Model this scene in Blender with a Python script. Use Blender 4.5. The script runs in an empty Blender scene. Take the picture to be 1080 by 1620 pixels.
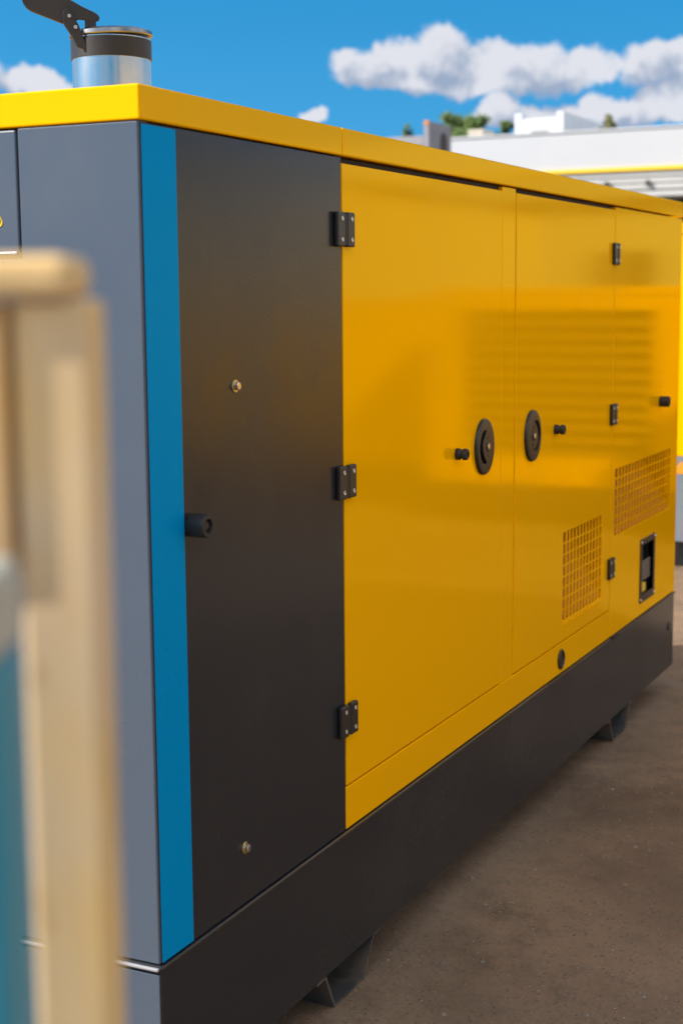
import bpy, bmesh, math, random
from mathutils import Vector, Matrix
random.seed(7)
scene = bpy.context.scene
R = math.radians

# ------------------------------------------------------------------ camera
cd = bpy.data.cameras.new('camera')
cam = bpy.data.objects.new('camera', cd)
scene.collection.objects.link(cam)
scene.camera = cam
yaw, pitch, roll = 0.4513, -0.1408, -0.0083
fwd = Vector((math.cos(pitch)*math.cos(yaw), math.cos(pitch)*math.sin(yaw), math.sin(pitch)))
rt0 = Vector((math.sin(yaw), -math.cos(yaw), 0))
up0 = rt0.cross(fwd)
rt = rt0*math.cos(roll) + up0*math.sin(roll)
up = -rt0*math.sin(roll) + up0*math.cos(roll)
M = Matrix((rt, up, -fwd)).transposed().to_4x4()
M.translation = (-2.1014, -1.3715, 1.1417 + 0.38)
cam.matrix_world = M
cd.sensor_fit = 'VERTICAL'
cd.sensor_height = 36.0
cd.sensor_width = 24.0
cd.lens = 53.465
cd.clip_start = 0.02
cd.clip_end = 5000
cd.dof.use_dof = True
cd.dof.focus_distance = 3.15
cd.dof.aperture_fstop = 4.6

# ------------------------------------------------------------------ sun and sky
SUN = Vector((-0.84, 1.12, 1.0)).normalized()
sl = bpy.data.lights.new('sun', 'SUN')
sl.energy = 2.0
sl.angle = R(0.55)
sl.color = (1.0, 0.935, 0.85)
so = bpy.data.objects.new('sun', sl)
scene.collection.objects.link(so)
so.rotation_euler = SUN.to_track_quat('Z', 'Y').to_euler()

world = bpy.data.worlds.new('World')
scene.world = world
world.use_nodes = True
world.cycles.sampling_method = 'MANUAL'
world.cycles.sample_map_resolution = 256
scene.view_settings.view_transform = 'Standard'
scene.view_settings.look = 'None'
scene.view_settings.gamma = 1.0
scene.view_settings.use_curve_mapping = False
scene.view_settings.exposure = 1.85


class NT:
    """short-hand for building node trees"""
    def __init__(self, tree):
        self.t = tree
        self.l = tree.links

    def n(self, kind, **kw):
        nd = self.t.nodes.new(kind)
        for k, v in kw.items():
            setattr(nd, k, v)
        return nd

    def put(self, sock, v):
        if isinstance(v, bpy.types.NodeSocket):
            self.l.new(v, sock)
        elif v is not None:
            sock.default_value = v

    def m(self, op, a, b=None, c=None, clamp=False):
        nd = self.n('ShaderNodeMath', operation=op, use_clamp=clamp)
        self.put(nd.inputs[0], a)
        self.put(nd.inputs[1], b)
        self.put(nd.inputs[2], c)
        return nd.outputs[0]

    def v(self, op, a, b=None):
        nd = self.n('ShaderNodeVectorMath', operation=op)
        self.put(nd.inputs[0], a)
        self.put(nd.inputs[1], b)
        return nd.outputs['Value'] if op in ('DOT_PRODUCT', 'LENGTH', 'DISTANCE') else nd.outputs[0]

    def ss(self, x, lo, hi, a=0.0, b=1.0):
        nd = self.n('ShaderNodeMapRange', interpolation_type='SMOOTHSTEP')
        self.put(nd.inputs['Value'], x)
        self.put(nd.inputs['From Min'], lo)
        self.put(nd.inputs['From Max'], hi)
        self.put(nd.inputs['To Min'], a)
        self.put(nd.inputs['To Max'], b)
        return nd.outputs[0]

    def noise(self, vec, scale, detail=4, rough=0.55, col=False):
        nd = self.n('ShaderNodeTexNoise')
        self.put(nd.inputs['Vector'], vec)
        nd.inputs['Scale'].default_value = scale
        nd.inputs['Detail'].default_value = detail
        nd.inputs['Roughness'].default_value = rough
        return nd.outputs['Color' if col else 'Fac']

    def mix(self, f, a, b, blend='MIX'):
        nd = self.n('ShaderNodeMix', data_type='RGBA', blend_type=blend)
        self.put(nd.inputs[0], f)
        self.put(nd.inputs[6], a)
        self.put(nd.inputs[7], b)
        return nd.outputs[2]


def c4(c):
    return (c[0], c[1], c[2], 1.0)


def build_world():
    t = NT(world.node_tree)
    t.t.nodes.clear()
    out = t.n('ShaderNodeOutputWorld')
    bg = t.n('ShaderNodeBackground')
    bg.inputs['Strength'].default_value = 0.11
    t.l.new(bg.outputs[0], out.inputs[0])
    tc = t.n('ShaderNodeTexCoord')
    d = tc.outputs['Generated']
    sep = t.n('ShaderNodeSeparateXYZ')
    t.l.new(d, sep.inputs[0])
    # the clear sky, read a little higher up so that it is deep blue down to the roofs
    zc = t.m('MAXIMUM', sep.outputs[2], 0.0)
    zl = t.m('ADD', t.m('MULTIPLY', zc, 0.80), SKY_LIFT)
    cv = t.n('ShaderNodeCombineXYZ')
    t.l.new(sep.outputs[0], cv.inputs[0])
    t.l.new(sep.outputs[1], cv.inputs[1])
    t.l.new(zl, cv.inputs[2])
    nv = t.v('NORMALIZE', cv.outputs[0])
    sky = t.n('ShaderNodeTexSky')
    sky.sky_type = 'NISHITA'
    sky.sun_disc = False
    sky.sun_elevation = math.asin(SUN.z)
    sky.sun_rotation = math.atan2(SUN.x, SUN.y)
    sky.altitude = 300
    sky.air_density = 1.0
    sky.dust_density = 0.3
    sky.ozone_density = 2.0
    t.l.new(nv, sky.inputs['Vector'])
    hs = t.n('ShaderNodeHueSaturation')
    hs.inputs['Hue'].default_value = SKY_HUE
    hs.inputs['Saturation'].default_value = SKY_SAT
    hs.inputs['Value'].default_value = SKY_VAL
    t.l.new(sky.outputs[0], hs.inputs['Color'])
    # cumulus: clusters of billows in azimuth / elevation (degrees), going on round the horizon
    az = t.m('MULTIPLY', t.m('ARCTAN2', sep.outputs[1], sep.outputs[0]), 57.29578)
    el = t.m('MULTIPLY', t.m('ARCSINE', sep.outputs[2]), 57.29578)
    azm = t.m('ADD', t.m('FLOORED_MODULO', t.m('SUBTRACT', az, 6.0), 60.0), 6.0)
    pc = t.n('ShaderNodeCombineXYZ')
    t.l.new(azm, pc.inputs[0])
    t.l.new(el, pc.inputs[1])
    w1 = t.v('SUBTRACT', t.noise(d, 26.0, 3, 0.5, True), (0.5, 0.5, 0.5))
    w2 = t.v('SUBTRACT', t.noise(d, 90.0, 4, 0.6, True), (0.5, 0.5, 0.5))
    warp = t.v('ADD', t.v('MULTIPLY', w1, (1.5, 1.2, 0)), t.v('MULTIPLY', w2, (0.65, 0.6, 0)))
    p = t.v('ADD', pc.outputs[0], warp)

    def blobs(vec, step=1):
        m = None
        for (a, e, ra, re) in CLOUD[:17:step] + ([] if step > 1 else CLOUD[17:]):
            q = t.v('MULTIPLY', t.v('SUBTRACT', vec, (a, e, 0)), (1/ra, 1/re, 0))
            k = t.m('SUBTRACT', 1.0, t.v('DOT_PRODUCT', q, q))
            m = k if m is None else t.m('MAXIMUM', m, k)
        return m
    m0 = blobs(p)
    m1 = blobs(t.v('ADD', p, (0.35, 0.55, 0)), 2)     # towards the sun
    fb = t.noise(d, 70.0, 6, 0.6)
    dens = t.m('ADD', m0, t.m('MULTIPLY', t.m('SUBTRACT', fb, 0.5), 1.15))
    alpha = t.ss(dens, -0.05, 0.50)
    fb2 = t.noise(t.v('ADD', d, (-0.004, 0.004, 0.008)), 70.0, 6, 0.6)
    lit = t.m('ADD', t.m('MULTIPLY', t.m('SUBTRACT', m0, m1), 0.55),
              t.m('MULTIPLY', t.m('SUBTRACT', fb, fb2), 1.1))
    lit = t.ss(lit, -0.32, 0.50)
    ccol = t.mix(lit, c4(CLOUD_DARK), c4(CLOUD_LIT))
    # bright warm broken cloud added high up, out of view, to fill the shade
    hn = t.noise(t.v('MULTIPLY', d, (1, 1, 1.6)), 2.6, 5, 0.55)
    hi = t.m('MULTIPLY', t.ss(hn, 0.46, 0.60), t.ss(el, 15.0, 24.0))
    hcol = t.mix(t.ss(hn, 0.50, 0.74), c4((6.8, 6.0, 5.2)), c4(CLOUD_FILL))
    low = t.mix(t.m('MULTIPLY', alpha, 0.96), hs.outputs[0], ccol)
    fin = t.mix(t.m('MULTIPLY', hi, 0.95), low, hcol)
    t.l.new(fin, bg.inputs['Color'])


SKY_LIFT, SKY_HUE, SKY_SAT, SKY_VAL = 0.20, 0.488, 1.48, 0.442
CLOUD_DARK, CLOUD_LIT, CLOUD_FILL = (0.87, 1.06, 1.44), (1.98, 2.00, 2.14), (5.2, 4.6, 4.0)


def px2azel(u, v):
    return 25.76 - (u-540)*0.02266, 10.5 - v*0.02145


CLOUD = []
for (u, v, ru, rv) in [(578, 108, 62, 40), (640, 100, 60, 48), (702, 88, 64, 52), (770, 108, 74, 46),
                       (850, 115, 74, 40), (930, 118, 66, 36), (1030, 112, 52, 46), (1095, 120, 70, 52),
                       (640, 132, 100, 22), (790, 138, 130, 24), (800, 182, 44, 34), (880, 188, 66, 26),
                       (970, 186, 80, 28), (1060, 172, 70, 34), (497, 183, 30, 15),
                       (45, 134, 90, 26), (-60, 126, 90, 40), (-250, 90, 150, 60), (-420, 120, 120, 45),
                       (1300, 60, 120, 60), (1420, 110, 140, 45), (-900, 20, 160, 60), (-1050, 60, 120, 50)]:
    a, e = px2azel(u, v)
    CLOUD.append((a, e, ru*0.02266, rv*0.02145))
build_world()

# ------------------------------------------------------------------ materials


def material(name, col, rough=0.5, metal=0.0, spec=0.5, coat=0.0, var=None, bump=None, rvar=0.0, coat_rough=0.05):
    """var=(scale, amount, second colour) ; bump=(scale, strength, distance)"""
    mt = bpy.data.materials.new(name)
    mt.use_nodes = True
    t = NT(mt.node_tree)
    b = t.t.nodes['Principled BSDF']
    tc = t.n('ShaderNodeTexCoord')
    ob = tc.outputs['Object']
    b.inputs['Base Color'].default_value = c4(col)
    b.inputs['Roughness'].default_value = rough
    b.inputs['Metallic'].default_value = metal
    b.inputs['Specular IOR Level'].default_value = spec
    b.inputs['Coat Weight'].default_value = coat
    b.inputs['Coat Roughness'].default_value = coat_rough
    if var:
        f = t.ss(t.noise(ob, var[0], 6, 0.65), 0.35, 0.7, 0, var[1])
        t.l.new(t.mix(f, c4(col), c4(var[2])), b.inputs['Base Color'])
    if rvar:
        f = t.ss(t.noise(ob, 3.0, 6, 0.65), 0.3, 0.7, rough-rvar, rough+rvar)
        t.l.new(f, b.inputs['Roughness'])
    if bump:
        bp = t.n('ShaderNodeBump')
        bp.inputs['Strength'].default_value = bump[1]
        bp.inputs['Distance'].default_value = bump[2]
        t.l.new(t.noise(ob, bump[0], 3, 0.5), bp.inputs['Height'])
        t.l.new(bp.outputs[0], b.inputs['Normal'])
        t.l.new(bp.outputs[0], b.inputs['Coat Normal'])
    return mt


def paint(name, col, dust, rough, tint=(1, 1, 1), ior=1.5, wave=0.0006):
    """sheet metal paint: coloured ground coat under a tinted lacquer; fine orange peel, slight waviness, thin dust"""
    mt = bpy.data.materials.new(name)
    mt.use_nodes = True
    t = NT(mt.node_tree)
    t.t.nodes.remove(t.t.nodes['Principled BSDF'])
    out = t.t.nodes['Material Output']
    pos = t.n('ShaderNodeNewGeometry').outputs['Position']
    n1 = t.noise(pos, 1.7, 4, 0.7)
    f = t.ss(n1, 0.45, 0.8, 0.0, 0.14)
    sp = t.ss(t.noise(pos, 240.0, 2, 0.5), 0.71, 0.79, 0.0, 0.2)
    f = t.m('MAXIMUM', f, sp)
    h = t.m('ADD', t.m('MULTIPLY', t.noise(pos, 700.0, 1, 0.5), 0.000014),
            t.m('MULTIPLY', t.noise(pos, 2.6, 2, 0.5), wave))
    bp = t.n('ShaderNodeBump')
    bp.inputs['Strength'].default_value = 0.6
    bp.inputs['Distance'].default_value = 1.0
    t.l.new(h, bp.inputs['Height'])
    df = t.n('ShaderNodeBsdfDiffuse')
    t.l.new(t.mix(f, c4(col), c4(dust)), df.inputs['Color'])
    gl = t.n('ShaderNodeBsdfGlossy')
    gl.inputs['Color'].default_value = c4(tint)
    t.l.new(t.ss(n1, 0.3, 0.75, rough*0.85, rough*1.4), gl.inputs['Roughness'])
    t.l.new(bp.outputs[0], gl.inputs['Normal'])
    fr = t.n('ShaderNodeFresnel')
    fr.inputs['IOR'].default_value = ior
    t.l.new(bp.outputs[0], fr.inputs['Normal'])
    mx = t.n('ShaderNodeMixShader')
    t.l.new(fr.outputs[0], mx.inputs[0])
    t.l.new(df.outputs[0], mx.inputs[1])
    t.l.new(gl.outputs[0], mx.inputs[2])
    t.l.new(mx.outputs[0], out.inputs['Surface'])
    return mt


YELLOW = paint('yellow_paint', (0.96, 0.458, 0.0), (0.80, 0.42, 0.03), 0.072, (1.0, 0.84, 0.12))
GREY_LIT = paint('grey_paint_lit', (0.067, 0.088, 0.121), (0.09, 0.11, 0.14), 0.30)  # sunlit copy of the canopy's one grey paint, light put into the tone
GREY_SHADED = paint('grey_paint_shaded', (0.0205, 0.0215, 0.0255), (0.031, 0.031, 0.031), 0.22, (0.95, 0.97, 1.0), 1.38)  # shaded copy of the same grey paint, shade put into the tone
BLUE = paint('blue_vinyl', (0.0, 0.255, 0.60), (0.0, 0.26, 0.56), 0.30, (0.10, 0.75, 1.0), 1.36)
BLACK = material('black_plastic', (0.012, 0.012, 0.012), 0.42, bump=(300, 0.2, 0.001), var=(8, 0.4, (0.025, 0.022, 0.02)))
BLACKPAINT = material('black_painted_steel', (0.014, 0.013, 0.012), 0.45, var=(12, 0.5, (0.03, 0.025, 0.02)))
RUBBER = material('rubber', (0.010, 0.010, 0.011), 0.55, var=(40, 0.5, (0.03, 0.028, 0.026)))
STEEL = material('zinc_steel', (0.62, 0.60, 0.55), 0.30, 1.0, rvar=0.08)
POLISHED = material('polished_stainless', (0.68, 0.65, 0.60), 0.20, 1.0, rvar=0.07, bump=(7, 0.12, 0.004))
BRASS = material('yellow_zinc', (0.55, 0.44, 0.20), 0.32, 1.0, rvar=0.08)
DARK = material('dark_interior', (0.012, 0.011, 0.010), 0.8, var=(6, 0.5, (0.03, 0.025, 0.02)))
GALV = material('foot_steel', (0.045, 0.050, 0.055), 0.45, 0.0, var=(14, 0.6, (0.16, 0.12, 0.085)), bump=(60, 0.3, 0.002))

# ------------------------------------------------------------------ mesh helpers
COL = scene.collection


class MB:
    def __init__(self):
        self.v = []
        self.f = []

    def add(self, vs, fs):
        o = len(self.v)
        self.v += [tuple(x) for x in vs]
        self.f += [tuple(i+o for i in f) for f in fs]
        return self

    def box(self, x0, x1, y0, y1, z0, z1):
        return self.add([(x0, y0, z0), (x1, y0, z0), (x1, y1, z0), (x0, y1, z0),
                         (x0, y0, z1), (x1, y0, z1), (x1, y1, z1), (x0, y1, z1)],
                        [(0, 3, 2, 1), (4, 5, 6, 7), (0, 1, 5, 4), (1, 2, 6, 5), (2, 3, 7, 6), (3, 0, 4, 7)])

    def grid_panel(self, axis, a0, a1, z0, z1, d0, d1, holes):
        """flat panel with rectangular holes. axis 'x': spans x,z, depth in y; axis 'y': spans y,z, depth in x"""
        xs = sorted(set([a0, a1] + [h[0] for h in holes] + [h[1] for h in holes]))
        zs = sorted(set([z0, z1] + [h[2] for h in holes] + [h[3] for h in holes]))
        nx, nz = len(xs), len(zs)

        def P(a, d, z):
            return (a, d, z) if axis == 'x' else (d, a, z)

        def solid(i, j):
            if i < 0 or j < 0 or i >= nx-1 or j >= nz-1:
                return False
            cx, cz = (xs[i]+xs[i+1])/2, (zs[j]+zs[j+1])/2
            return not any(h[0] < cx < h[1] and h[2] < cz < h[3] for h in holes)
        o = len(self.v)
        for d in (d0, d1):
            for i in range(nx):
                for j in range(nz):
                    self.v.append(P(xs[i], d, zs[j]))

        def ix(k, i, j):
            return o + k*nx*nz + i*nz + j
        for i in range(nx-1):
            for j in range(nz-1):
                if not solid(i, j):
                    continue
                self.f.append((ix(0, i, j), ix(0, i+1, j), ix(0, i+1, j+1), ix(0, i, j+1)))
                self.f.append((ix(1, i, j), ix(1, i, j+1), ix(1, i+1, j+1), ix(1, i+1, j)))
                for (di, dj, e) in ((-1, 0, ((i, j), (i, j+1))), (1, 0, ((i+1, j), (i+1, j+1))),
                                    (0, -1, ((i, j), (i+1, j))), (0, 1, ((i, j+1), (i+1, j+1)))):
                    if not solid(i+di, j+dj):
                        (p, q) = e
                        self.f.append((ix(0, *p), ix(0, *q), ix(1, *q), ix(1, *p)))
        return self

    def lathe(self, prof, origin, axis, seg=28, start=0.0, arc=2*math.pi):
        """prof: list of (radius, distance along axis)"""
        ax = Vector(axis).normalized()
        u = ax.orthogonal().normalized()
        w = ax.cross(u)
        o = len(self.v)
        O = Vector(origin)
        for (r, h) in prof:
            for k in range(seg):
                a = start + arc*k/seg
                self.v.append(tuple(O + ax*h + (u*math.cos(a) + w*math.sin(a))*r))
        n = len(prof)
        for i in range(n-1):
            for k in range(seg):
                k2 = (k+1) % seg
                self.f.append((o+i*seg+k, o+i*seg+k2, o+(i+1)*seg+k2, o+(i+1)*seg+k))
        self.f.append(tuple(o+k for k in range(seg))[::-1])
        self.f.append(tuple(o+(n-1)*seg+k for k in range(seg)))
        return self

    def prism(self, pts, O, a, b, n):
        """outline pts (s,t) in the plane O + s*a + t*b, thickness vector n"""
        O, a, b, n = Vector(O), Vector(a), Vector(b), Vector(n)
        k = len(pts)
        vs = [O + a*s + b*t for (s, t) in pts] + [O + a*s + b*t + n for (s, t) in pts]
        fs = [tuple(range(k))[::-1], tuple(range(k, 2*k))]
        for i in range(k):
            j = (i+1) % k
            fs.append((i, j, k+j, k+i))
        return self.add(vs, fs)

    def build(self, name, mat, parent=None, bevel=0.0, seg=2, smooth=False, loc=None):
        me = bpy.data.meshes.new(name)
        bm = bmesh.new()
        bv = [bm.verts.new(v) for v in self.v]
        for f in self.f:
            try:
                bm.faces.new([bv[i] for i in f])
            except ValueError:
                pass
        bmesh.ops.recalc_face_normals(bm, faces=bm.faces)
        if bevel:
            es = [e for e in bm.edges if len(e.link_faces) == 2 and e.calc_face_angle(0) > 0.5]
            bmesh.ops.bevel(bm, geom=es, offset=bevel, segments=seg, profile=0.5, affect='EDGES', clamp_overlap=True)
        bm.to_mesh(me)
        bm.free()
        if smooth:
            for p in me.polygons:
                p.use_smooth = True
            me.set_sharp_from_angle(angle=R(35))
        me.materials.append(mat)
        ob = bpy.data.objects.new(name, me)
        COL.objects.link(ob)
        if parent is not None:
            ob.parent = parent
            ob.matrix_parent_inverse = Matrix()
        if loc is not None:
            ob.location = loc
        return ob


def empty(name, loc, label, cat, group=None):
    o = bpy.data.objects.new(name, None)
    o.empty_display_size = 0.1
    COL.objects.link(o)
    o.location = loc
    o['label'] = label
    o['category'] = cat
    if group:
        o['group'] = group
    return o


def tag(o, label, cat, group=None):
    o['label'] = label
    o['category'] = cat
    if group:
        o['group'] = group
    return o


def copy_tree(o, parent=None):
    c = o.copy()
    COL.objects.link(c)
    if parent is not None:
        c.parent = parent
    for ch in list(o.children):
        copy_tree(ch, c)
    return c


def box(name, mat, parent, b, bevel=0.002, seg=2):
    return MB().box(*b).build(name, mat, parent, bevel, seg)


def structure(o):
    o['kind'] = 'structure'
    return o


# ------------------------------------------------------------------ ground
def ground_material():
    mt = bpy.data.materials.new('dusty_asphalt')
    mt.use_nodes = True
    t = NT(mt.node_tree)
    b = t.t.nodes['Principled BSDF']
    g = t.n('ShaderNodeNewGeometry').outputs['Position']
    n1 = t.noise(g, 1.1, 5, 0.68)
    n2 = t.noise(g, 9.0, 5, 0.7)
    n3 = t.noise(g, 70.0, 4, 0.7)
    col = t.mix(t.ss(n1, 0.3, 0.7), c4((0.150, 0.102, 0.066)), c4((0.255, 0.178, 0.116)))
    col = t.mix(t.ss(n2, 0.46, 0.75, 0, 0.5), col, c4((0.105, 0.078, 0.060)))
    col = t.mix(t.ss(n3, 0.52, 0.75, 0, 0.55), col, c4((0.070, 0.053, 0.042)))
    # stains
    st = t.noise(t.v('ADD', g, (4.2, 1.1, 0)), 0.8, 6, 0.75)
    col = t.mix(t.ss(st, 0.52, 0.66, 0, 0.6), col, c4((0.100, 0.062, 0.038)))
    # embedded pale grit
    vo = t.n('ShaderNodeTexVoronoi')
    vo.inputs['Scale'].default_value = 88.0
    t.l.new(g, vo.inputs['Vector'])
    sepc = t.n('ShaderNodeSeparateXYZ')
    t.l.new(vo.outputs['Color'], sepc.inputs[0])
    gr = t.m('MULTIPLY', t.ss(t.m('ADD', vo.outputs['Distance'], t.m('MULTIPLY', sepc.outputs[2], 0.16)), 0.36, 0.22), t.ss(sepc.outputs[0], 0.84, 0.90))
    clus = t.ss(t.noise(t.v('ADD', g, (7.7, 2.2, 0)), 5.0, 4, 0.7), 0.42, 0.66, 0.08, 0.85)
    col = t.mix(t.m('MULTIPLY', gr, clus), col, c4((0.44, 0.38, 0.31)))
    gk = t.m('MULTIPLY', t.ss(vo.outputs['Distance'], 0.40, 0.25), t.ss(sepc.outputs[1], 0.82, 0.88))
    col = t.mix(t.m('MULTIPLY', gk, 0.6), col, c4((0.05, 0.043, 0.04)))
    t.l.new(col, b.inputs['Base Color'])
    b.inputs['Roughness'].default_value = 0.85
    b.inputs['Specular IOR Level'].default_value = 0.3
    h = t.m('ADD', t.m('MULTIPLY', n3, 0.006), t.m('ADD', t.m('MULTIPLY', gr, 0.002), t.m('MULTIPLY', n2, 0.012)))
    bp = t.n('ShaderNodeBump')
    bp.inputs['Strength'].default_value = 0.7
    bp.inputs['Distance'].default_value = 1.0
    t.l.new(h, bp.inputs['Height'])
    t.l.new(bp.outputs[0], b.inputs['Normal'])
    return mt


GROUND = ground_material()
structure(MB().add([(-900, -900, 0), (1500, -900, 0), (1500, 900, 0), (-900, 900, 0)], [(0, 1, 2, 3)]).build('ground', GROUND))

# loose grit lying on the asphalt (uncountable)
PEB = material('grit', (0.30, 0.25, 0.20), 0.85, var=(30, 0.9, (0.09, 0.075, 0.065)))
mb = MB()
for i in range(2600):
    x = random.uniform(0.2, 5.0)
    y = random.uniform(-1.1, 0.9)
    s = random.uniform(0.0014, 0.0040)*(2.0 if random.random() < 0.06 else 1)
    a = random.uniform(0, 6.28)
    vs = []
    for k in range(5):
        q = a + k*1.2566
        vs.append((x+math.cos(q)*s*random.uniform(.7, 1.3), y+math.sin(q)*s*random.uniform(.7, 1.3), 0.0003))
    vs.append((x+random.uniform(-.3, .3)*s, y+random.uniform(-.3, .3)*s, s*random.uniform(.6, 1.1)))
    mb.add(vs, [(0, 1, 5), (1, 2, 5), (2, 3, 5), (3, 4, 5), (4, 0, 5), (4, 3, 2, 1, 0)])
g = mb.build('grit', PEB)
g['kind'] = 'stuff'
g['label'] = 'fine loose grit scattered over the brown asphalt'
g['category'] = 'grit'

# ------------------------------------------------------------------ the generator set
GZ = 0.38          # height of the base frame's top above the ground
L, W = 3.6784, 1.10
ZB, ZT = GZ+1.424, GZ+1.48
X1, X2, X2B, X3 = 0.7394, 1.700, 1.808, 2.768
gen = empty('generator', (0, 0, 0), 'large yellow and grey generator canopy with a blue corner stripe, filling the picture', 'generator')

base = MB().box(0.0, L, 0.0, W, 0.089, GZ-0.004)
base = base.build('base_frame', GREY_SHADED, gen, 0.004, 3)
base['label'] = 'grey base frame with shade put into its colour'
box('base_end_lit', GREY_LIT, base, (-0.004, -0.0005, 0.0015, W-0.0015, 0.090, GZ-0.017), 0.001)  # thin skin added to give the base end its sunlit grey
EDGE = material('edge_highlight', (0.42, 0.43, 0.45), 0.35, 0.4)  # pale grey stands in for the sun's highlight along the lip
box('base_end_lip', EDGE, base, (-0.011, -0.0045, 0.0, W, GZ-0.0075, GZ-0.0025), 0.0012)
box('base_lip', GREY_SHADED, base, (-0.0035, L+0.003, -0.005, W+0.005, GZ-0.010, GZ-0.001), 0.003)
MB().lathe([(0.016, 0), (0.016, 0.004)], (3.60, 0.001, 0.255), (0, -1, 0), 20).build('hole_plug', BLACK, base, 0.001)
box('slot_cover', DARK, base, (2.79, 2.86, -0.0075, 0.01, GZ-0.010, GZ+0.003), 0.0008)

for fx in (0.0, 2.174):
    t_ = 0.006        # bent sheet: inner line, then outer line
    outer = [(0.600, 0.0875), (0.645-0.001, 0.0875), (0.686, t_+0.001), (0.829, t_+0.001), (0.8835, 0.0875), (0.920, 0.0875)]
    lower = [(0.920, 0.0815), (0.889, 0.0815), (0.834, 0.001), (0.681, 0.001), (0.639, 0.0815), (0.600, 0.0815)]
    mb = MB()
    for i in range(5):
        a, b_, c_, d_ = outer[i], outer[i+1], lower[4-i], lower[5-i]
        mb.prism([(a[0]+fx, a[1]), (b_[0]+fx, b_[1]), (c_[0]+fx, c_[1]), (d_[0]+fx, d_[1])],
                 (0, 0.004, 0), (1, 0, 0), (0, 0, 1), (0, W-0.008, 0))
    ft = mb.build('foot', GALV, gen)
    for bx in (0.612, 0.905):
        MB().lathe([(0.010, 0), (0.010, 0.007)], (bx+fx, 0.03, 0.0805), (0, 0, -1), 6).build('bolt', STEEL, ft)

# dark framework inside, seen through the gaps
box('inner_frame', DARK, gen, (0.10, L-0.10, 0.14, W-0.10, GZ-0.002, ZB-0.002), 0)
for xg in (X1, X3):
    box('inner_post', DARK, gen, (xg-0.03, xg+0.03, 0.0225, 0.139, GZ, ZB-0.003), 0)

# grey end and side panels
HZ = GZ+1.214
MB().grid_panel('y', 0.002, W-0.002, GZ+0.001, ZB-0.003, 0.0, 0.03, [(0.2400, 0.8600, HZ-0.004, ZB)]).build('end_panel', GREY_LIT, gen, 0.003, 3)
hatch = box('hatch', GREY_LIT, gen, (0.0, 0.03, 0.2440, 0.8560, HZ, ZB-0.003), 0.003, 3)
box('hatch_lip', GREY_LIT, hatch, (-0.007, -0.0005, 0.2440, 0.8560, HZ+0.001, HZ+0.007), 0.002, 2)
box('backing', DARK, gen, (0.0305, 0.06, 0.02, W-0.02, GZ+0.001, ZB-0.003), 0)
side = box('side_panel', GREY_SHADED, gen, (0.004, X1-0.001, 0.0, 0.02, GZ+0.002, ZB-0.003), 0.002, 2)
side['label'] = 'grey side panel with shade put into its colour'
s = box('stripe', BLUE, side, (0.0055, 0.1075, -0.0012, 0.001, GZ+0.0035, ZB-0.006), 0.0004, 1)
s['label'] = 'blue vertical stripe'
# warning triangle on the hatch
WARNY = material('sticker_yellow', (0.75, 0.50, 0.02), 0.4)
WARNK = material('sticker_black', (0.02, 0.012, 0.008), 0.4)


def tri(cy, z0, side_, r, x, dx):
    h = side_*math.sqrt(3)/2
    cs = [(-side_/2, 0), (side_/2, 0), (0, h)]
    cen = (0, h/3)
    pts = []
    for i, (px, pz) in enumerate(cs):
        d = Vector((px-cen[0], pz-cen[1])).normalized()
        c = Vector((px, pz)) - d*2*r
        a0 = math.atan2(d.y, d.x)
        for k in range(-4, 5):
            a = a0 + k*R(60)/4
            pts.append((c.x+math.cos(a)*r, c.y+math.sin(a)*r))
    return MB().prism([(-p + 0, q) for p, q in pts], (x, cy, z0), (0, 1, 0), (0, 0, 1), (dx, 0, 0))


st1 = tri(0.327, GZ+1.262, 0.112, 0.008, -0.0012, 0.0014).build('warning_sticker', WARNY, hatch)
tri(0.327, GZ+1.2655, 0.104, 0.007, -0.0018, 0.0008).build('black_border', WARNK, st1)
tri(0.327, GZ+1.2755, 0.074, 0.003, -0.0023, 0.0007).build('yellow_field', WARNY, st1)
MB().prism([(0.004, 0.052), (-0.010, 0.026), (-0.002, 0.026), (-0.005, 0.008), (0.010, 0.032), (0.002, 0.032)],
           (-0.0023, 0.327, GZ+1.276), (0, -1, 0), (0, 0, 1), (-0.0004, 0, 0)).build('bolt_symbol', WARNK, st1)

# yellow sill, doors, post and end panel
box('sill', YELLOW, gen, (X1+0.001, X3-0.002, 0.0, 0.02, GZ+0.002, GZ+0.0955), 0.002)
DZ0, DZ1 = GZ+0.0995, ZB-0.014
box('door', YELLOW, gen, (X1+0.003, X2-0.0026, -0.0008, 0.02, DZ0, DZ1), 0.0022, 3)
box('door_post', YELLOW, gen, (X2+0.0016, X2B-0.0020, 0.0006, 0.02, GZ+0.0962, ZB-0.0035), 0.0018, 2)
GA = (2.255, 2.665, GZ+0.160, GZ+0.432)
door2 = MB().grid_panel('x', X2B+0.0022, X3-0.006, DZ0, DZ1, -0.0008, 0.02, [GA]).build('door', YELLOW, gen, 0.0022, 3)
GB = (2.815, 3.572, GZ+0.340, GZ+0.565)
WN = (3.163, 3.345, GZ+0.058, GZ+0.265)
rear = MB().grid_panel('x', X3+0.002, L-0.001, GZ+0.002, ZB-0.005, 0.0, 0.02, [GB, WN]).build('rear_panel', YELLOW, gen, 0.002, 3)
box('far_panel', YELLOW, gen, (L-0.03, L-0.0005, 0.0225, W-0.002, GZ+0.002, ZB-0.005), 0.003)
box('back_panel', YELLOW, gen, (0.035, L-0.035, W-0.03, W-0.001, GZ+0.002, ZB-0.005), 0.003)
box('top_rail', DARK, gen, (X1+0.02, X3-0.02, 0.012, 0.10, ZB-0.05, ZB-0.003), 0)


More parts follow.
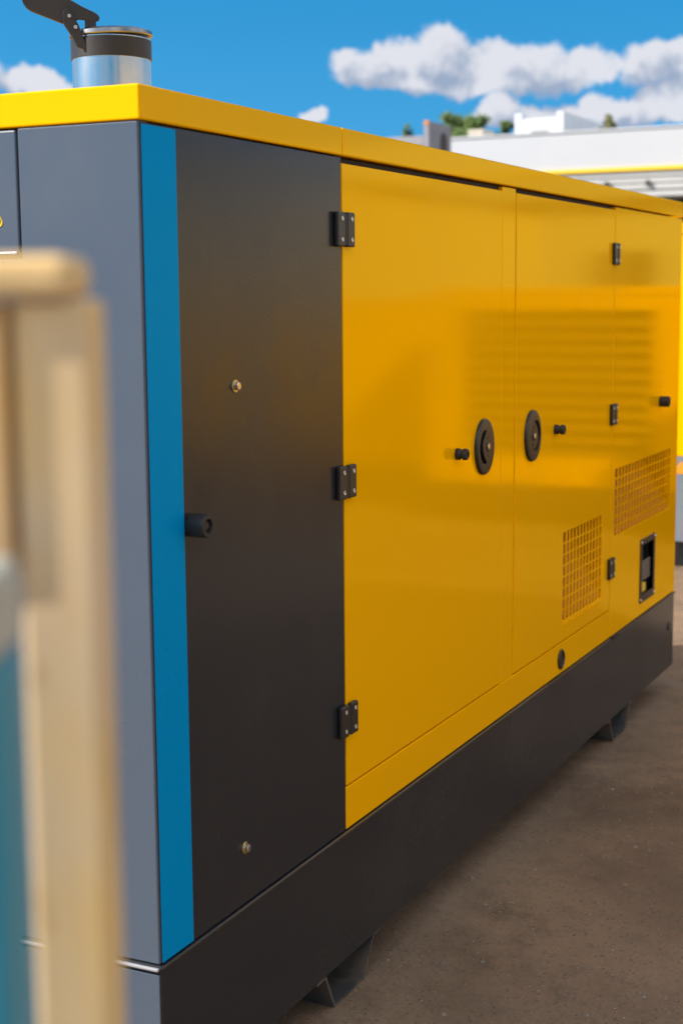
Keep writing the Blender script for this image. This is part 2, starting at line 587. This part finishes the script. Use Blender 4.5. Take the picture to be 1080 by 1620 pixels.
INNER = material('duct_shade', (0.62, 0.22, 0.004), 0.6, var=(9, 0.5, (0.45, 0.17, 0.01)))  # yellow duct, its inner shade and colour bounce painted in as darker orange


def grille(rect, ncol, nrow, parent):
    x0, x1, z0, z1 = rect
    mb = MB()
    px, pz = (x1-x0)/ncol, (z1-z0)/nrow
    for i in range(1, ncol):
        c = x0+px*i
        mb.box(c-0.0060, c+0.0060, 0.0004, 0.0037, z0-0.004, z1+0.004)
    for j in range(1, nrow):
        c = z0+pz*j
        mb.box(x0-0.004, x1+0.004, 0.0010, 0.0030, c-0.0024, c+0.0024)
    g = mb.build('vent_grille', YELLOW, parent)
    g['kind'] = 'stuff'
    # deflector behind it: deep at the top, meeting the panel at the bottom
    ya, yb, yc = 0.006, 0.125, 0.003
    d = MB().add([(x0, ya, z0+0.001), (x1, ya, z0+0.001), (x1, yb, z1-0.001), (x0, yb, z1-0.001),
                  (x0, ya+yc, z0), (x1, ya+yc, z0), (x1, yb+yc, z1), (x0, yb+yc, z1)],
                 [(0, 1, 2, 3), (7, 6, 5, 4), (0, 4, 5, 1), (1, 5, 6, 2), (2, 6, 7, 3), (3, 7, 4, 0)])
    d.build('deflector', INNER, parent)
    for xa in (x0-0.003, x1+0.0005):
        box('deflector_cheek', INNER, parent, (xa, xa+0.0025, 0.0205, 0.132, z0-0.003, z1+0.003), 0)
    box('deflector_top', INNER, parent, (x0-0.003, x1+0.003, 0.0205, 0.132, z1+0.0035, z1+0.006), 0)


grille(GA, 12, 8, door2)
grille(GB, 19, 7, rear)
# pressed lip under the first grille
mb = MB()
for i in range(12):
    c = GA[0]+(i+0.5)*(GA[1]-GA[0])/12
    mb.box(c-0.010, c+0.010, -0.003, 0.0, GA[2]-0.016, GA[2]-0.009)
mb.build('pressed_lip', YELLOW, door2, 0.001, 2)

# cable window at the far end
wf = MB().grid_panel('x', WN[0]-0.010, WN[1]+0.010, WN[2]-0.012, WN[3]+0.012, -0.004, 0.001, [(WN[0]+0.012, WN[1]-0.012, WN[2]+0.016, WN[3]-0.010)])
wf = wf.build('cable_window', BLACK, gen, 0.0012)
for sx in (WN[0]-0.001, WN[1]+0.001):
    for sz in (WN[2]-0.001, WN[3]+0.001):
        MB().lathe([(0.0055, 0), (0.0045, 0.003)], (sx, -0.004, sz), (0, -1, 0), 12).build('screw', STEEL, wf)
mb = MB()
mb.box(WN[0], WN[1], 0.085, 0.088, WN[2], WN[3])
mb.box(WN[0]-0.003, WN[0], 0.003, 0.088, WN[2], WN[3]).box(WN[1], WN[1]+0.003, 0.003, 0.088, WN[2], WN[3])
mb.box(WN[0], WN[1], 0.003, 0.085, WN[3], WN[3]+0.003).box(WN[0], WN[1], 0.003, 0.085, WN[2]-0.003, WN[2])
mb.build('recess_box', DARK, wf)
MB().prism([(0, 0), (0.030, 0.0), (0.030, 0.035), (0, 0.075)], (WN[0]+0.045, 0.006, WN[2]+0.060), (0, 1, 0), (0, 0, 1), (0.115, 0, 0)).build(
    'cable_clamp', material('grey_cast', (0.10, 0.10, 0.10), 0.45), wf, 0.002)
MB().prism([(0, 0), (0.05, 0.0), (0.05, 0.03), (0, 0.038)], (WN[0]+0.055, 0.007, WN[2]+0.018), (1, 0, 0), (0, 0, 1), (0, 0.02, 0)).build(
    'tag', WARNY, wf, 0.001)

# plug in the sill
MB().lathe([(0.031, 0), (0.031, 0.004), (0.026, 0.006), (0.024, 0.002), (0.0, 0.001)], (2.243, 0.0, GZ+0.046), (0, -1, 0), 28).build(
    'grommet', BLACK, gen, smooth=True)

# roof in two pieces
roofa = box('roof', YELLOW, gen, (-0.004, X1-0.0008, -0.004, W+0.004, ZB, ZT), 0.0035, 3)
roofb = box('roof', YELLOW, gen, (X1+0.0008, L+0.003, -0.004, W+0.004, ZB, ZT), 0.0035, 3)


# hinges: two leaves and a knuckle, two screws in each leaf
def hinge(xs, zc, w):
    h = MB()
    hw = w/2
    h.box(xs-hw, xs-0.006, -0.012, -0.0012, zc-0.035, zc+0.035)
    o = h.build('hinge', BLACK, gen, 0.0035, 3)
    o.data.name = 'hinge'
    box('leaf', BLACK, o, (xs+0.006, xs+hw, -0.012, -0.0014, zc-0.035, zc+0.035), 0.0035, 3)
    MB().lathe([(0.0055, 0), (0.0055, 0.062)], (xs, -0.0065, zc-0.031), (0, 0, 1), 14).build('knuckle', BLACKPAINT, o, smooth=True)
    for sx in (xs-hw*0.52, xs+hw*0.62):
        for sz in (zc-0.021, zc+0.021):
            MB().lathe([(0.0052, 0), (0.0052, 0.0009), (0.0040, 0.0015), (0.0026, 0.0012), (0.0022, 0.0002), (0.0, 0.0002)],
                       (sx, -0.012, sz), (0, -1, 0), 14).build('screw', STEEL, o)


for zc in (1.277, 0.758, 0.247):
    hinge(X1+0.001, GZ+zc, 0.080)
for zc in (1.270, 0.752, 0.240):
    hinge(X3-0.006, GZ+zc, 0.062)


# rubber door stops
def stopper(x, z, r, ln, waist):
    if waist:
        prof = [(r, 0), (r, ln*0.30), (r*0.78, ln*0.42), (r*0.74, ln*0.52), (r, ln*0.62), (r*1.0, ln*0.86), (r*0.86, ln), (r*0.45, ln), (r*0.4, ln-0.004), (0.0005, ln-0.004)]
    else:
        prof = [(r*0.97, 0), (r, ln*0.1), (r, ln*0.93), (r*0.93, ln), (r*0.62, ln), (r*0.58, ln-0.007), (0.0005, ln-0.007)]
    o = MB().lathe(prof, (x, -0.0005, z), (0, -1, 0), 32).build('door_stop', RUBBER, gen, smooth=True)
    if not waist:
        MB().lathe([(r*0.36, 0), (r*0.36, 0.004)], (x, -(ln-0.0072), z), (0, -1, 0), 6).build('bolt', BLACKPAINT, o)


stopper(0.129, GZ+0.752, 0.0205, 0.036, False)
stopper(1.379, GZ+0.755, 0.0145, 0.030, True)
stopper(2.160, GZ+0.752, 0.0145, 0.030, True)
stopper(3.395, GZ+0.753, 0.0195, 0.034, False)


# hex bolts with washers on the grey side panel
def hexbolt(x, z):
    o = MB().lathe([(0.0120, 0), (0.0120, 0.0016), (0.0112, 0.0022), (0.0085, 0.0022)], (x, 0, z), (0, -1, 0), 24).build('washer', BRASS, gen, smooth=True)
    MB().lathe([(0.0078, 0.002), (0.0078, 0.0080), (0.0068, 0.0092)], (x, 0, z), (0.05, -1, 0), 6).build('bolt_head', STEEL, o)


hexbolt(0.292, GZ+0.983)
hexbolt(0.299, GZ+0.111)


# round recessed latch handles
def latch(x, z, sgn):
    ra, rb = 0.064, 0.0725
    n = 40

    def ring(s, y, dx=0.0):
        return [(x+dx+math.cos(2*math.pi*k/n)*ra*s, y, z+math.sin(2*math.pi*k/n)*rb*s) for k in range(n)]
    mb = MB()
    rings = [ring(1.0, -0.0009), ring(1.0, -0.0060), ring(0.97, -0.0095), ring(0.90, -0.0110), ring(0.60, -0.0110, sgn*0.010)]
    o = 0
    for r_ in rings:
        mb.v += r_
    for i in range(len(rings)-1):
        for k in range(n):
            k2 = (k+1) % n
            mb.f.append((i*n+k, i*n+k2, (i+1)*n+k2, (i+1)*n+k))
    # floor of the dish, set back
    base_i = len(mb.v)
    mb.v += ring(0.57, -0.0016, sgn*0.010)
    for k in range(n):
        k2 = (k+1) % n
        mb.f.append((4*n+k, 4*n+k2, base_i+k2, base_i+k))
    mb.f.append(tuple(base_i+k for k in range(n)))
    h = mb.build('latch_handle', BLACK, gen, smooth=True)
    # grip bar bridging the dish (D shaped) on the side of the lock, leaving a crescent for the fingers
    pts = []
    for k in range(-10, 11):
        a = k/10*R(78)
        pts.append((-sgn*math.cos(a)*ra*0.585 + sgn*0.010, math.sin(a)*rb*0.585))
    for k in range(10, -11, -1):
        a = k/10*R(62)
        pts.append((sgn*(0.036*math.cos(a)-0.010), math.sin(a)*rb*0.50))
    MB().prism(pts, (x, -0.0118, z), (1, 0, 0), (0, 0, 1), (0, 0.0095, 0)).build('grip', BLACK, h, 0.0015, 2)
    MB().lathe([(0.0135, 0), (0.0135, 0.0014), (0.0115, 0.0022)], (x-sgn*0.008, -0.0116, z), (0, -1, 0), 24).build('lock_bezel', BLACKPAINT, h, smooth=True)
    MB().lathe([(0.0075, 0), (0.0075, 0.0012), (0.0065, 0.0018)], (x-sgn*0.008, -0.0136, z), (0, -1, 0), 20).build('lock_cylinder', STEEL, h)
    for zz in (-0.024, 0.024):
        MB().lathe([(0.0035, 0), (0.0028, 0.0015)], (x-sgn*0.008, -0.0117, z+zz), (0, -1, 0), 10).build('rivet', BLACKPAINT, h)


latch(1.563, GZ+0.756, -1)
latch(1.947, GZ+0.752, 1)

# ------------------------------------------------------------------ exhaust with rain cap on the roof
EX, EY, ER = 0.775, 0.572, 0.085
tdir = Vector((0.565, -0.825, 0)).normalized()        # to the right seen from the front
ndir = Vector((-0.825, -0.565, 0)).normalized()       # towards the front
zc0 = GZ+1.656
pipe = MB().lathe([(ER+0.02, 0), (ER+0.02, 0.006), (ER, 0.008), (ER, GZ+1.700-ZT), (ER-0.003, GZ+1.700-ZT), (ER-0.003, 0.02)],
                  (EX, EY, ZT), (0, 0, 1), 56).build('exhaust_pipe', POLISHED, gen, smooth=True)
MB().lathe([(ER+0.0005, 0), (ER+0.0028, 0.001), (ER+0.0028, 0.041), (ER+0.0005, 0.042)], (EX, EY, zc0), (0, 0, 1), 56).build('clamp_ring', BLACKPAINT, pipe, smooth=True)
capz = GZ+1.7045
tilt = (Vector((0, 0, 1)) - tdir*0.035 + ndir*0.02).normalized()
MB().lathe([(ER+0.004, 0), (ER+0.006, 0.002), (ER+0.005, 0.010), (ER-0.012, 0.016), (0.03, 0.021), (0.001, 0.022)],
           (EX, EY, capz), tilt, 56).build('rain_cap', material('cap_steel', (0.30, 0.29, 0.28), 0.28, 1.0, rvar=0.06), pipe, smooth=True)
K = 0.0013842
PV = lambda u, v: ((u-177)*K, (100-v)*K)
PO = Vector((EX, EY, GZ+1.651))
plate = [(57, 30.5), (50, 26), (45, 19), (42, 10), (41, 0), (42, -16), (48, -29), (60, -36), (76, -36), (90, -28), (98, -14), (103, -2), (108, 6), (116, 12), (134, 22), (154, 31), (159, 35), (160.5, 39), (158, 43), (127, 41), (118, 48), (104, 48)]
cw = MB().prism([PV(*q) for q in plate], PO+ndir*0.064, tdir, (0, 0, 1), -ndir*0.012).build('counterweight', BLACKPAINT, pipe, 0.0015)
for off in (0.0655, 0.046):
    br = [(104, 36), (106, 29), (110, 26), (115, 28), (119, 35), (128, 50), (139, 80), (140, 88), (126, 84), (117, 66), (105, 48)]
    b_ = MB().prism([PV(*q) for q in br], PO+ndir*off, tdir, (0, 0, 1), ndir*0.005).build('bracket', BLACKPAINT, pipe, 0.001)
for q in ((114.5, 37.5), (123.5, 54)):
    s_, h_ = PV(*q)
    MB().lathe([(0.0042, 0), (0.0042, 0.001), (0.0036, 0.003), (0.0018, 0.003), (0.0014, 0.0012), (0, 0.0012)], PO+ndir*0.0705+tdir*s_+Vector((0, 0, h_)), ndir, 14).build('pivot_bolt', STEEL, pipe)
s_, h_ = PV(146, 45)
MB().prism([(-0.012, -0.012), (0.012, -0.012), (0.012, 0.008), (-0.012, 0.008)], PO+tdir*s_+Vector((0, 0, h_))+ndir*0.0635, tdir, (0, 0, 1), -ndir*0.05).build('cap_bracket', BLACKPAINT, pipe, 0.001)

# ------------------------------------------------------------------ other generators standing in the yard
OLIVE = material('louvre_shade', (0.30, 0.155, 0.01), 0.5, var=(3, 0.4, (0.22, 0.12, 0.01)))  # yellow slats darkened, the shade of the louvre recess is in the colour
LGREY = material('base_blue_grey', (0.16, 0.19, 0.23), 0.4, var=(5, 0.5, (0.22, 0.22, 0.21)))


def other_generator(x0, y0, y1, ln, ztop, zbase, louvre, label):
    g = empty('generator', (x0, (y0+y1)/2, 0), label, 'generator', 'other generators in the yard')
    hw = (y1-y0)/2
    box('base_frame', LGREY if zbase > 0.5 else GREY_SHADED, g, (0, ln, -hw, hw, 0.09 if zbase < 0.5 else 0.16, zbase-0.003), 0.004)
    for fx in (0.15, ln-0.45):
        box('foot', GALV, g, (fx, fx+0.25, -hw+0.01, hw-0.01, 0.001, 0.089 if zbase < 0.5 else 0.158), 0.004)
    box('roof', YELLOW, g, (-0.004, ln+0.004, -hw-0.004, hw+0.004, ztop-0.06, ztop), 0.004)
    # long sides in three panels each, with seams
    for sy in (-1, 1):
        ya, yb = (sy*hw-0.02, sy*hw) if sy > 0 else (sy*hw, sy*hw+0.02)
        n = 3
        for i in range(n):
            a, b = ln*i/n+0.003, ln*(i+1)/n-0.003
            box('side_panel', YELLOW, g, (a+(0.03 if i == 0 else 0), b, ya, yb, zbase, ztop-0.065), 0.002)
            xl = b-0.12
            yo = ya-0.006 if sy < 0 else yb
            box('latch_handle', BLACK, g, (xl, xl+0.06, yo, yo+0.006, zbase+0.5, zbase+0.62), 0.002)
    box('far_panel', YELLOW, g, (ln-0.03, ln, -hw+0.02, hw-0.02, zbase, ztop-0.065), 0.002)
    hole = None
    if louvre:
        hole = (louvre[0], louvre[1], louvre[2], louvre[3])
    MB().grid_panel('y', -hw, hw, zbase, ztop-0.065, 0.0, 0.028, [hole] if hole else []).build('end_panel', YELLOW, g, 0.003)
    box('inner_frame', DARK, g, (0.12, ln-0.04, -hw+0.03, hw-0.03, zbase, ztop-0.07), 0)
    if hole:
        z = hole[2]+0.01
        k = 0
        ref = None
        while z < hole[3]-0.03:
            if ref is None:
                ref = MB().prism([(0.004, 0.0), (0.008, -0.004), (0.085, 0.066), (0.081, 0.070)], (0, hole[0]+0.001, 0), (1, 0, 0), (0, 0, 1), (0, hole[1]-hole[0]-0.002, 0)).build('louvre_slat', OLIVE, g)
                ref.location = (0, 0, z)
            else:
                c = ref.copy()
                COL.objects.link(c)
                c.location = (0, 0, z)
            z += 0.085
    return g


ga = other_generator(7.5, -2.62, -0.72, 3.6, 1.57, 0.27, (-0.70, 0.60, 0.46, 1.42),
                     'yellow generator with a wide louvred end, mirrored in the yellow doors')
gb = other_generator(8.4, -5.6, -2.80, 3.6, 1.50, 0.27, None,
                     'plain ended yellow generator mirrored faintly in the shaded grey panel')
gc = other_generator(6.2, 0.30, 1.50, 3.2, 1.90, 0.637, None,
                     'yellow generator on a tall blue grey base, a sliver at the right edge')
# fork pocket and sticker on its base
MB().prism([(-0.22, 0.0), (0.0, 0.0), (0.03, 0.05), (0.035, 0.14), (0.0, 0.22), (-0.05, 0.26), (-0.22, 0.26)], (-0.002, 0.0, 0.285), (0, -1, 0), (0, 0, 1), (0.01, 0, 0)).build('fork_pocket', RUBBER, gc, 0.001)
MB().prism([(-0.05, 0), (0.05, 0), (0, 0.07)], (-0.002, -0.325, 0.54), (0, -1, 0), (0, 0, 1), (0.01, 0, 0)).build('sticker', material('orange_sticker', (0.8, 0.28, 0.02), 0.4), gc)

# ------------------------------------------------------------------ background buildings
WHITE = material('white_cladding', (0.52, 0.53, 0.545), 0.5, var=(0.5, 0.35, (0.47, 0.48, 0.50)))
WHITE2 = material('white_render', (0.60, 0.61, 0.62), 0.7, var=(1.5, 0.4, (0.50, 0.52, 0.54)))
STRIPE = material('yellow_trim', (0.85, 0.55, 0.02), 0.5)
SHEET = material('grey_sheet', (0.52, 0.52, 0.50), 0.45, var=(2, 0.5, (0.42, 0.42, 0.41)))
BROWN = material('dark_wall', (0.05, 0.035, 0.028), 0.7, var=(2, 0.5, (0.08, 0.06, 0.05)))
CREAM = material('cream_render', (0.50, 0.45, 0.36), 0.7, var=(1, 0.4, (0.42, 0.38, 0.31)))
hall = empty('white_hall', (36.5, -6, 0), 'long white flat roofed hall with a yellow trim line behind the generator', 'building')
HX, HY = 36.5, -6.0


def hb(name, mat, b, bev=0.0):
    return box(name, mat, hall, (b[0]-HX, b[1]-HX, b[2]-HY, b[3]-HY, b[4], b[5]), bev)


yl, yr = 14.0, -34.0
seg = [14.0, 6.0, -2.0, -10.0, -18.0, -26.0, -34.0]
for a, b in zip(seg[:-1], seg[1:]):
    hb('fascia_panel', WHITE, (36.0, 36.2, b+0.008, a-0.008, 4.665, 5.575))
hb('coping', WHITE, (35.97, 36.4, yr, yl, 5.577, 5.63), 0.005)
hb('trim_stripe', STRIPE, (35.96, 36.19, yr, yl, 4.565, 4.663))
# ribbed grey sheet below the trim
for i, z in enumerate((4.42, 4.27, 4.10, 3.93)):
    hb('sheet_rib', SHEET, (36.02+0.03*(i % 2), 36.3, yr, yl, z, z+0.138), 0.01)
for y in [9.6, 8.55, 7.4, 6.0, 4.5]:
    hb('bracket', BROWN, (35.93, 36.02, y-0.05, y+0.05, 4.20, 4.32))
hb('wall', BROWN, (37.2, 37.4, 2.0, yl-0.05, 0.0, 3.929))
hb('wall', CREAM, (36.4, 37.4, -16.0, 1.99, 0.0, 3.929))
hb('wall', BROWN, (36.5, 37.4, yr, -16.01, 0.0, 3.929))
hb('roof_slab', WHITE2, (36.45, 52, yr+0.1, yl-0.1, 5.2, 5.5))
hb('back_wall', WHITE2, (51.5, 52, yr+0.1, yl-0.1, 0.0, 5.19))
for y in range(-30, 2, 4):
    wdw = hb('window', material('hall_glass', (0.03, 0.04, 0.05), 0.1) if y == -30 else bpy.data.materials['hall_glass'], (36.36, 36.42, y, y+1.6, 1.3, 2.6))
    box('frame', WHITE2, wdw, (36.34-HX, 36.37-HX, y-0.06-HY, y-HY, 1.24, 2.66))
    box('frame', WHITE2, wdw, (36.34-HX, 36.37-HX, y+1.6-HY, y+1.66-HY, 1.24, 2.66))
# white stair head on the roof
stair = hb('stair_head', WHITE2, (38.0, 41.3, 11.41, 12.74, 5.51, 6.22))
hb('parapet_corner', WHITE2, (37.985, 38.2, 12.56, 12.76, 5.51, 6.375))
hb('parapet_corner', WHITE2, (37.985, 41.32, 11.395, 11.57, 5.51, 6.37))
hb('slot_window', DARK, (37.97, 38.0, 11.80, 12.29, 5.76, 5.88))
hb('roof_hatch', CREAM, (38.0, 38.9, 13.68, 14.11, 5.51, 6.03))

BRICK = material('sand_render', (0.62, 0.50, 0.29), 0.85, var=(0.6, 0.5, (0.56, 0.46, 0.28)))
fill_shed = empty('fill_warehouse', (10, -11.5, 0), 'long sand coloured building added out of view for warm fill light, mirrored in the glossy doors', 'building')  # added across the yard to bounce warm sunlight onto the shaded side
for i in range(9):
    xa = -22+i*6.0
    box('wall_panel', BRICK, fill_shed, (xa+0.01, xa+5.99, -0.3, 0.0, 0.0, 3.6), 0.01)
    if i in (0, 8):
        gd = box('roller_door', BROWN, fill_shed, (xa+1.0, xa+5.0, 0.001, 0.05, 0.0, 3.3), 0.01)
        for j in range(9):
            box('door_slat', BROWN, gd, (xa+1.05, xa+4.95, 0.052, 0.075, 0.06+j*0.355, 0.40+j*0.355), 0.01)
box('coping', BROWN, fill_shed, (-22.1, 32.1, -0.35, 0.08, 3.602, 3.72), 0.01)
box('roof_slab', WHITE2, fill_shed, (-22.0, 32.0, -12, -0.31, 3.3, 3.5), 0)

CONC = material('grey_concrete', (0.30, 0.30, 0.33), 0.8, var=(1.2, 0.6, (0.22, 0.22, 0.24)), bump=(8, 0.3, 0.02))
ORNG = material('rust_cap', (0.55, 0.22, 0.06), 0.7)
conc = empty('concrete_parapet', (30.6, 13.5, 0), 'grey concrete building end with a raised pier and arched niche', 'building')
box('wall', CONC, conc, (-0.6, 0.74, -1.42, 8.0, 0.0, 5.06), 0.01)
pier = MB().box(-0.6, 0.73, -1.55, -1.425, 0.0, 5.375).build('pier', CONC, conc, 0.01)
box('cap', ORNG, pier, (-0.61, -0.57, -1.552, -1.424, 5.29, 5.385), 0.004)
pts = [(0, 0), (0.42, 0), (0.42, 0.40)] + [(0.21+0.21*math.cos(a), 0.40+0.17*math.sin(a)) for a in [R(20*k) for k in range(1, 9)]] + [(0, 0.40)]
MB().prism(pts, (0.06, -1.553, 4.62), (1, 0, 0), (0, 0, 1), (0, 0.02, 0)).build('niche', BROWN, pier)

# ------------------------------------------------------------------ trees beyond the roofs
LEAF = material('leaf', (0.07, 0.13, 0.025), 0.6, var=(0.7, 0.9, (0.13, 0.19, 0.04)))
LEAF2 = material('dry_leaf', (0.11, 0.12, 0.03), 0.6, var=(0.7, 0.9, (0.17, 0.15, 0.05)))
BARK = material('bark', (0.09, 0.065, 0.045), 0.9, var=(6, 0.7, (0.05, 0.04, 0.03)))


def tree(x, y, h, rx, rz, leaf, n, label, seed, gaps=0.5):
    rnd = random.Random(seed)
    tr = empty('tree', (x, y, 0), label, 'tree', 'trees beyond the roofs')
    mb = MB()
    prev = None
    zs = [0, 0.3*h, 0.6*h, 0.85*h]
    for i in range(3):
        a = Vector((rnd.uniform(-.1, .1), rnd.uniform(-.1, .1), zs[i])) if prev is None else prev
        b = Vector((rnd.uniform(-.3, .3), rnd.uniform(-.3, .3), zs[i+1]))
        r0, r1 = 0.22*(1-i*0.28), 0.22*(1-(i+1)*0.28)
        mb.lathe([(r0, 0), (r1, (b-a).length)], a, b-a, 10)
        prev = b
    for k in range(9):
        a = Vector((0, 0, h*rnd.uniform(0.5, 0.8)))
        an = rnd.uniform(0, 6.28)
        b = a + Vector((math.cos(an)*rx*0.7, math.sin(an)*rx*0.7, rz*rnd.uniform(0.2, 0.8)))
        mb.lathe([(0.07, 0), (0.015, (b-a).length)], a, b-a, 6)
    mb.build('trunk', BARK, tr)
    lm = MB()
    clumps = []
    for k in range(46):
        th = rnd.uniform(0, 6.28)
        ph = math.acos(rnd.uniform(-0.7, 1))
        rr = rnd.uniform(0.45, 1.0)
        clumps.append((Vector((math.cos(th)*math.sin(ph)*rx*rr, math.sin(th)*math.sin(ph)*rx*rr, h-rz+math.cos(ph)*rz*rr)), rnd.uniform(0.14, 0.32)*rx))
    for k in range(n):
        c, r_ = rnd.choice(clumps)
        d = Vector((rnd.gauss(0, 1), rnd.gauss(0, 1), rnd.gauss(0, 0.8)))
        p = c + d*r_*gaps
        s = rnd.uniform(0.05, 0.12)
        a = Vector((rnd.gauss(0, 1), rnd.gauss(0, 1), rnd.gauss(0, 1))).normalized()
        b = a.orthogonal().normalized()
        lm.add([p-a*s, p+b*s*0.55, p+a*s, p-b*s*0.55], [(0, 1, 2, 3)])
    lm.build('crown', leaf, tr)
    return tr


tree(55, 20.75, 8.75, 1.25, 1.6, LEAF, 12000, 'dark green tree top beside the concrete pier', 3, 0.40)
tree(57, 19.9, 8.35, 0.8, 1.0, LEAF, 3500, 'smaller green tree top just left of the white stair head', 5, 0.38)
tree(55, 15.1, 8.3, 0.5, 1.2, LEAF2, 1300, 'thin yellowish tree top right of the white stair head', 8, 0.45)
tree(58, 24.5, 8.55, 0.5, 1.0, LEAF, 1600, 'tiny green tree top above the low concrete wall', 11, 0.40)

# ------------------------------------------------------------------ blurred timber crate close to the camera


def wood_material(name, c1, c2, c3):
    mt = bpy.data.materials.new(name)
    mt.use_nodes = True
    t = NT(mt.node_tree)
    b = t.t.nodes['Principled BSDF']
    ob = t.n('ShaderNodeTexCoord').outputs['Object']
    st = t.v('MULTIPLY', ob, (1, 1, 0.12))
    n1 = t.noise(st, 60, 6, 0.6)
    n2 = t.noise(t.v('MULTIPLY', ob, (1, 1, 0.55)), 11, 3, 0.6)
    n3 = t.noise(t.v('ADD', t.v('MULTIPLY', ob, (1, 1, 0.6)), (0.4, 0.1, 3.3)), 17, 3, 0.5)
    col = t.mix(t.ss(n2, 0.38, 0.62), c4(c1), c4(c2))
    col = t.mix(t.ss(n1, 0.4, 0.75, 0, 0.35), col, c4((c1[0]*0.6, c1[1]*0.55, c1[2]*0.5)))
    col = t.mix(t.ss(n3, 0.57, 0.70, 0, 0.9), col, c4(c3))
    t.l.new(col, b.inputs['Base Color'])
    b.inputs['Roughness'].default_value = 0.75
    return mt


WOOD = wood_material('pine', (0.72, 0.49, 0.20), (0.66, 0.50, 0.31), (0.34, 0.18, 0.03))
WOOD2 = wood_material('orange_pine', (0.66, 0.41, 0.16), (0.58, 0.40, 0.22), (0.25, 0.13, 0.04))
TEAL = material('teal_paint', (0.0, 0.23, 0.36), 0.5, var=(9, 0.5, (0.03, 0.24, 0.36)))
PALE = material('pale_cap', (0.42, 0.43, 0.38), 0.6, var=(20, 0.5, (0.34, 0.36, 0.32)))
t0 = Vector((0.4350, -0.9004, 0)).normalized()
n0 = Vector((-0.9004, -0.4350, 0)).normalized()
rotz = math.atan2(t0.y, t0.x)
# local x = to the right, local y = away from the camera
crate = empty('timber_crate', (-1.598-0.435*0.0047, -1.023+0.9*0.0047, 0), 'pale pine crate corner close to the camera, out of focus', 'crate')
crate.rotation_euler = (0, 0, rotz)
box('post', WOOD, crate, (-0.0310, 0.0, 0.0, 0.040, 0.0, 1.5215), 0.003)
box('top_rail', WOOD, crate, (-0.62, -0.006, -0.008, 0.045, 1.5220, 1.5385), 0.005, 3)
box('post', WOOD, crate, (-0.62, -0.589, 0.0, 0.040, 0.0, 1.5215), 0.003)
box('slat', WOOD2, crate, (-0.58, -0.030, 0.0405, 0.060, 1.405, 1.5200), 0.002)
box('slat', WOOD2, crate, (-0.585, -0.0335, -0.004, 0.014, 1.412, 1.5210), 0.002)
for z in (0.15, 0.45, 0.75):
    box('slat', WOOD2, crate, (-0.60, -0.002, 0.0405, 0.060, z, z+0.12), 0.002)
post = empty('painted_post', (-1.598+n0.x*0.08, -1.023+n0.y*0.08, 0), 'teal painted post with a pale cap at the lower left edge, out of focus', 'post')
post.rotation_euler = (0, 0, rotz)
box('shaft', TEAL, post, (-0.10, -0.0300, 0.0, 0.05, 0.0, 1.390), 0.004)
box('cap', PALE, post, (-0.102, -0.0292, -0.002, 0.052, 1.391, 1.425), 0.005)
